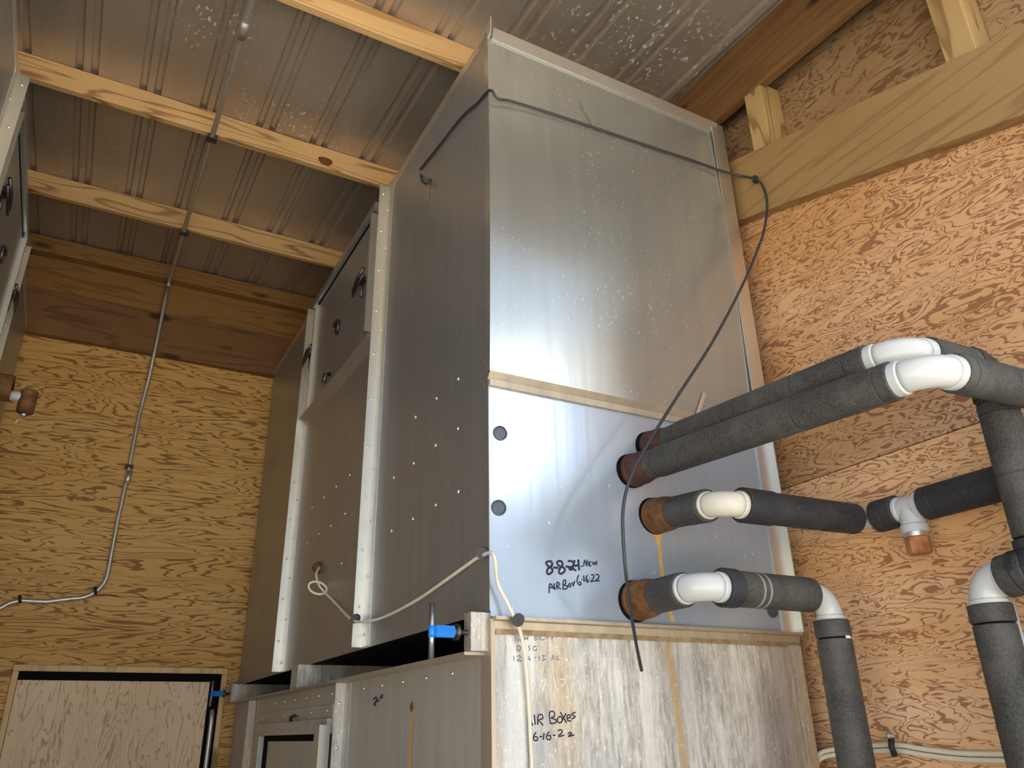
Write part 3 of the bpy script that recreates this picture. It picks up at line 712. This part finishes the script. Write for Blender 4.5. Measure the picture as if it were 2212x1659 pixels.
# rusty capped stub on the left air box
p1 = Vector((XM(FX), 4.2, 1.575)); q = onY(14, 838, 4.2); w = onY(56, 868, 4.2)
rl = thing('pipe_stub', 'rusty capped pipe stub poking out at the left edge beside the dim air box', 'pipe', p1)
sleeve(rl, (p1.x, 4.2, q.z), (q.x+.025, 4.2, q.z), M['rust'], .066, (), 'wrapped_pipe')
obj('short_nipple', MB().tube([(q.x, 4.2, w.z+.02), (w.x, 4.2, w.z+.02)], .024, 16), M['pvc_grey'], rl)
obj('rusty_cap', MB().lathe((w.x+.005, 4.2, w.z+.058), (0,0,-1), [(0,.001),(0,.034),(.006,.039),(.112,.038),(.118,.03),(.118,.001)], 14), M['rust'], rl)
obj('drip_spout', MB().tube([(w.x+.005, 4.2, w.z-.058), (w.x+.003, 4.2, w.z-.075)], .013, 10).tube([(w.x+.003, 4.2, w.z-.07), (w.x-.02, 4.18, w.z-.12)], .003, 6), M['trim'], rl)

# ------------------------------------------------------------------ conduit, cables
def smooth(P, n=6):
    P = [Vector(p) for p in P]; Q = []
    for i in range(len(P)-1):
        p0, p1, p2, p3 = P[max(i-1, 0)], P[i], P[i+1], P[min(i+2, len(P)-1)]
        for k in range(n):
            t = k/n; Q.append(.5*((2*p1)+(p2-p0)*t+(2*p0-5*p1+4*p2-p3)*t*t+(3*p1-p0-3*p2+p3)*t**3))
    return Q+[P[-1]]
yc = 5.565; zc = lambda y: roof_z(y)-.155
cond = thing('conduit', 'thin galvanised conduit running under the purlins and down the back wall', 'conduit', (.2, yc, 1.0))
path = [(.215, .95, zc(.95)), (.215, 2.5, zc(2.5)), (.213, 3.6, zc(3.6)), (.21, 4.7, zc(4.7))] 
path += bez((.208, 5.47, zc(5.47)), (0,1,.075), (0,0,-1), .05, 6)
path += [(.208, 5.47, 3.02), (.206, 5.49, 2.9), (.204, 5.52, 2.6), (.2, 5.53, 2.42), (.198, 5.565, 2.30)]
path += [tuple(onY(*c, 5.575)) for c in ((300, 900), (275, 1030), (253, 1130))]
path += [tuple(v) for v in bez(onY(222, 1296, 5.575), onY(222, 1296, 5.575)-onY(253, 1130, 5.575), (-1, 0, 0), .16, 8)]
path += [tuple(onY(*c, 5.575)) for c in ((100, 1300), (45, 1297), (20, 1303), (-20, 1325), (-60, 1350))]
obj('conduit_tube', MB().tube(path, .0135, 12), M['conduit'], cond)
for c in ((281, 1008), (205, 1281), (42, 1299)):
    p = onY(*c, 5.575)
    obj('conduit_strap', MB().box(p.x-.03, p.x+.018, 5.555, 5.60, p.z-.009, p.z+.009) if c[0] == 281 else MB().tube([(p.x-.004, 5.56, p.z+.03), (p.x+.006, 5.558, p.z-.012)], .009, 8).tube([(p.x-.004, 5.56, p.z+.03), (p.x-.004, 5.60, p.z+.03)], .007, 8), M['black'], cond)
p = onY(277, 1032, 5.575)
obj('conduit_coupling', MB().tube([(p.x+.003, 5.575, p.z+.045), (p.x-.003, 5.575, p.z-.045)], .019, 12), M['conduit'], cond)
for y in (2.75, ):
    obj('conduit_coupling', MB().tube([(.215, y-.05, zc(y-.05)), (.215, y+.05, zc(y+.05))], .019, 12), M['conduit'], cond)
for y in (3.60, 4.69):
    obj('conduit_strap', MB().box(.19, .24, y-.02, y+.02, zc(y)-.017, zc(y)+.012), M['darksteel'], cond)

# black cable round the top of the air box
bc = thing('black_cable', 'thin black cable draped round the tall air box top, hanging past the pipes', 'cable', (1.6, 1.95, 2.2))
P = [onX(908, 366, FX-.006), onX(960, 300, FX-.008), onX(1000, 250, FX-.008), onX(1030, 224, FX-.009)]
P += [Vector((FX-.009, 1.962, 2.171)), onY(1075, 213, 1.956), onY(1105, 219, 1.959), onY(1200, 248, 1.964), onY(1300, 281, 1.963), onY(1400, 315, 1.963), onY(1500, 348, 1.963), onY(1555, 368, 1.960)]
P += [onX(1600, 380, 2.241), onX(1630, 386, 2.241), onX(1648, 402, 2.236), onX(1657, 440, 2.215), onY(1652, 490, 1.80), onY(1640, 530, 1.79), onY(1602, 620, 1.79), onY(1540, 737, 1.79), onY(1470, 846, 1.785), onY(1420, 925, 1.78), onY(1385, 985, 1.78), onY(1358, 1043, 1.78), onY(1346, 1100, 1.79), onY(1346, 1160, 1.80), onY(1352, 1240, 1.82), onY(1364, 1330, 1.88), onY(1375, 1395, 1.93), onY(1386, 1449, 1.96)]
obj('cable_line', MB().tube(smooth(P), .0052, 8), M['blackcable'], bc)
p = onX(1632, 387, 2.238)
obj('zip_tie', MB().box(p.x-.012, p.x+.010, p.y-.008, p.y+.008, p.z-.016, p.z+.012), M['black'], bc)
P = [onX(909, 378, FX-.006), onX(913, 392, FX-.02), onX(922, 396, FX-.025), onX(930, 388, FX-.012)]
obj('cable_tail', MB().tube(smooth(P), .006, 8), M['blackcable'], bc)
# white hook stain on the side panel
vs = []
for (a, b, w) in ((929,384,.010),(928,400,.014),(925,420,.010),(922,445,.006)):
    p = onX(a, b, FX-.0015); vs += [(p.x, p.y-w, p.z), (p.x, p.y+w, p.z)]
obj('sealant_smear', MB().add(vs, [(2*i, 2*i+2, 2*i+3, 2*i+1) for i in range(3)]), M['trim'], box_r)

# cream sensor tube along the side and over the corner
wt = thing('sensor_tube', 'thin cream tube looped on the air box side and hanging down the base front', 'tube', (FX, 2.0, .3))
xs_ = FX-.012
P = [onX(690, 1226, xs_), onX(683, 1240, xs_-.03), onX(688, 1262, xs_-.03), onX(702, 1280, xs_-.01)]
P += [onX(722, 1300, xs_), onX(745, 1325, xs_-.01), onX(765, 1341, FX-.05), onX(790, 1342, FX-.045), onX(830, 1333, xs_-.008), onX(900, 1297, xs_-.004), onX(965, 1252, xs_-.004), onX(1010, 1220, xs_), onX(1036, 1203, xs_)]
P += [Vector((FX-.014, 1.955, .458)), onY(1075, 1258, 1.975), onY(1095, 1300, 1.972), onY(1113, 1338, 1.962), onY(1123, 1362, 1.972), onY(1133, 1410, 1.985), onY(1141, 1500, 1.988), onY(1146, 1600, 1.99), onY(1149, 1680, 1.99), onY(1150, 1900, 1.99)]
obj('tube_line', MB().tube(smooth(P), .0055, 8), M['whitecable'], wt)
c = onX(686, 1270, xs_-.03)
ring = [(c.x+.042*math.cos(a)*.94, c.y-.042*math.cos(a)*.28, c.z+.027*math.sin(a)-.008*math.cos(a)) for a in [i*2*PI/24 for i in range(25)]]
obj('tube_coil', MB().tube(ring, .0055, 8, False), M['whitecable'], wt)
p = onX(690, 1226, FX)
obj('cable_gland', MB().dome((FX, p.y, p.z), (-1,0,0), .03, .035, 10), M['rust'], wt)
for p in (onX(767, 1341, FX-.045), onX(1041, 1201, FX-.012), onY(1118, 1346, 1.965)):
    obj('cable_clip', MB().lathe((p.x, p.y-.004, p.z+.008), (-.4,-.6,-.2), [(-.014,.001),(-.014,.017),(.014,.017),(.014,.001)], 10), M['black'], wt)

# cream twin cable along the right wall, low
tw = thing('twin_cable', 'pair of cream cables clipped low on the right plywood wall', 'cable', (2.28, 1.8, -.06))
P0 = [(2.213, 2.05, -.30), onX(1757, 1655, 2.215), onX(1765, 1640, 2.222), onX(1785, 1628, 2.25), onX(1840, 1621, 2.28), onX(1930, 1615, 2.287), onX(2000, 1625, 2.287), onX(2080, 1634, 2.287), onX(2165, 1636, 2.287), onX(2260, 1640, 2.287)]
for off in (.008, -.008):
    obj('cable_line', MB().tube(smooth([Vector(p)+Vector((0,0,off)) for p in P0]), .0075, 8), M['whitecable'], tw)
for p in (onX(1933, 1612, 2.28), onX(1757, 1648, 2.213)):
    cl = obj('cable_clip', MB().tube([(p.x-.008, p.y, p.z-.026), (p.x-.016, p.y, p.z), (p.x-.008, p.y, p.z+.026)], .009, 8), M['black'], tw)
    obj('clip_screw', MB().dome((p.x-.012, p.y, p.z+.03), (-1,0,0), .013, .008, 10), M['steel'], cl)

for o in bpy.data.objects:
    if '_L' in o: del o['_L']

# ------------------------------------------------------------------ daylight
wd = bpy.data.worlds.new('sky'); S.world = wd; wd.use_nodes = True
t = wd.node_tree; t.nodes.clear()
N = t.nodes.new
out = N('ShaderNodeOutputWorld'); bg = N('ShaderNodeBackground'); t.links.new(bg.outputs[0], out.inputs[0])
tc = N('ShaderNodeTexCoord'); sep = N('ShaderNodeSeparateXYZ'); t.links.new(tc.outputs['Generated'], sep.inputs[0])
rp = N('ShaderNodeValToRGB'); t.links.new(sep.outputs['Z'], rp.inputs[0])
els = rp.color_ramp.elements
stops = [(0, (.95, .93, .88)), (.14, (.80, .88, .97)), (.34, (.42, .63, 1.0)), (.55, (.50, .68, .97)), (1, (.62, .70, .82))]
while len(els) < len(stops): els.new(.5)
for e_, (p_, c_) in zip(els, stops): e_.position = p_; e_.color = (*c_, 1)
# bright sky patch behind the viewer, added for the highlight on the lower front
GLOW_AZ, GLOW_EL = math.radians(28.0), math.radians(20.0)
glow_dir = Vector((math.sin(GLOW_AZ)*math.cos(GLOW_EL), -math.cos(GLOW_AZ)*math.cos(GLOW_EL), math.sin(GLOW_EL)))
dp = N('ShaderNodeVectorMath'); dp.operation = 'DOT_PRODUCT'; t.links.new(tc.outputs['Generated'], dp.inputs[0]); dp.inputs[1].default_value = glow_dir
def mth(op, a, b):
    m = N('ShaderNodeMath'); m.operation = op
    for i, v in enumerate((a, b)):
        if hasattr(v, 'links'): t.links.new(v, m.inputs[i])
        else: m.inputs[i].default_value = v
    return m.outputs[0]
g1 = mth('POWER', mth('MAXIMUM', dp.outputs['Value'], 0.0), 2200.0)
g2 = mth('POWER', mth('MAXIMUM', dp.outputs['Value'], 0.0), 30.0)
gl = mth('ADD', mth('MULTIPLY', g1, 32.0), mth('MULTIPLY', g2, .06))
vm = N('ShaderNodeVectorMath'); vm.operation = 'SCALE'; vm.inputs[0].default_value = (1, .97, .90); t.links.new(gl, vm.inputs['Scale'])
va = N('ShaderNodeVectorMath'); va.operation = 'ADD'; t.links.new(rp.outputs[0], va.inputs[0]); t.links.new(vm.outputs[0], va.inputs[1])
t.links.new(va.outputs[0], bg.inputs[0]); bg.inputs[1].default_value = .56
wd.cycles.sampling_method = 'MANUAL'; wd.cycles.sample_map_resolution = 1024

sl = bpy.data.lights.new('sun', 'SUN'); so = bpy.data.objects.new('sun', sl); COL.objects.link(so)
sl.energy = 11.0; sl.angle = .02; sl.color = (1, .96, .90)
so.rotation_euler = Vector((-.20, .42, .90)).to_track_quat('Z', 'Y').to_euler()   # over the roof from behind: lights the yard, the shed front stays in shade
S.cycles.use_denoising = True
S.cycles.max_bounces = 8; S.cycles.diffuse_bounces = 5; S.cycles.glossy_bounces = 5
S.view_settings.view_transform = 'Standard'; S.view_settings.look = 'None'
S.view_settings.gamma = 1; S.view_settings.use_curve_mapping = False
S.view_settings.exposure = 1.5
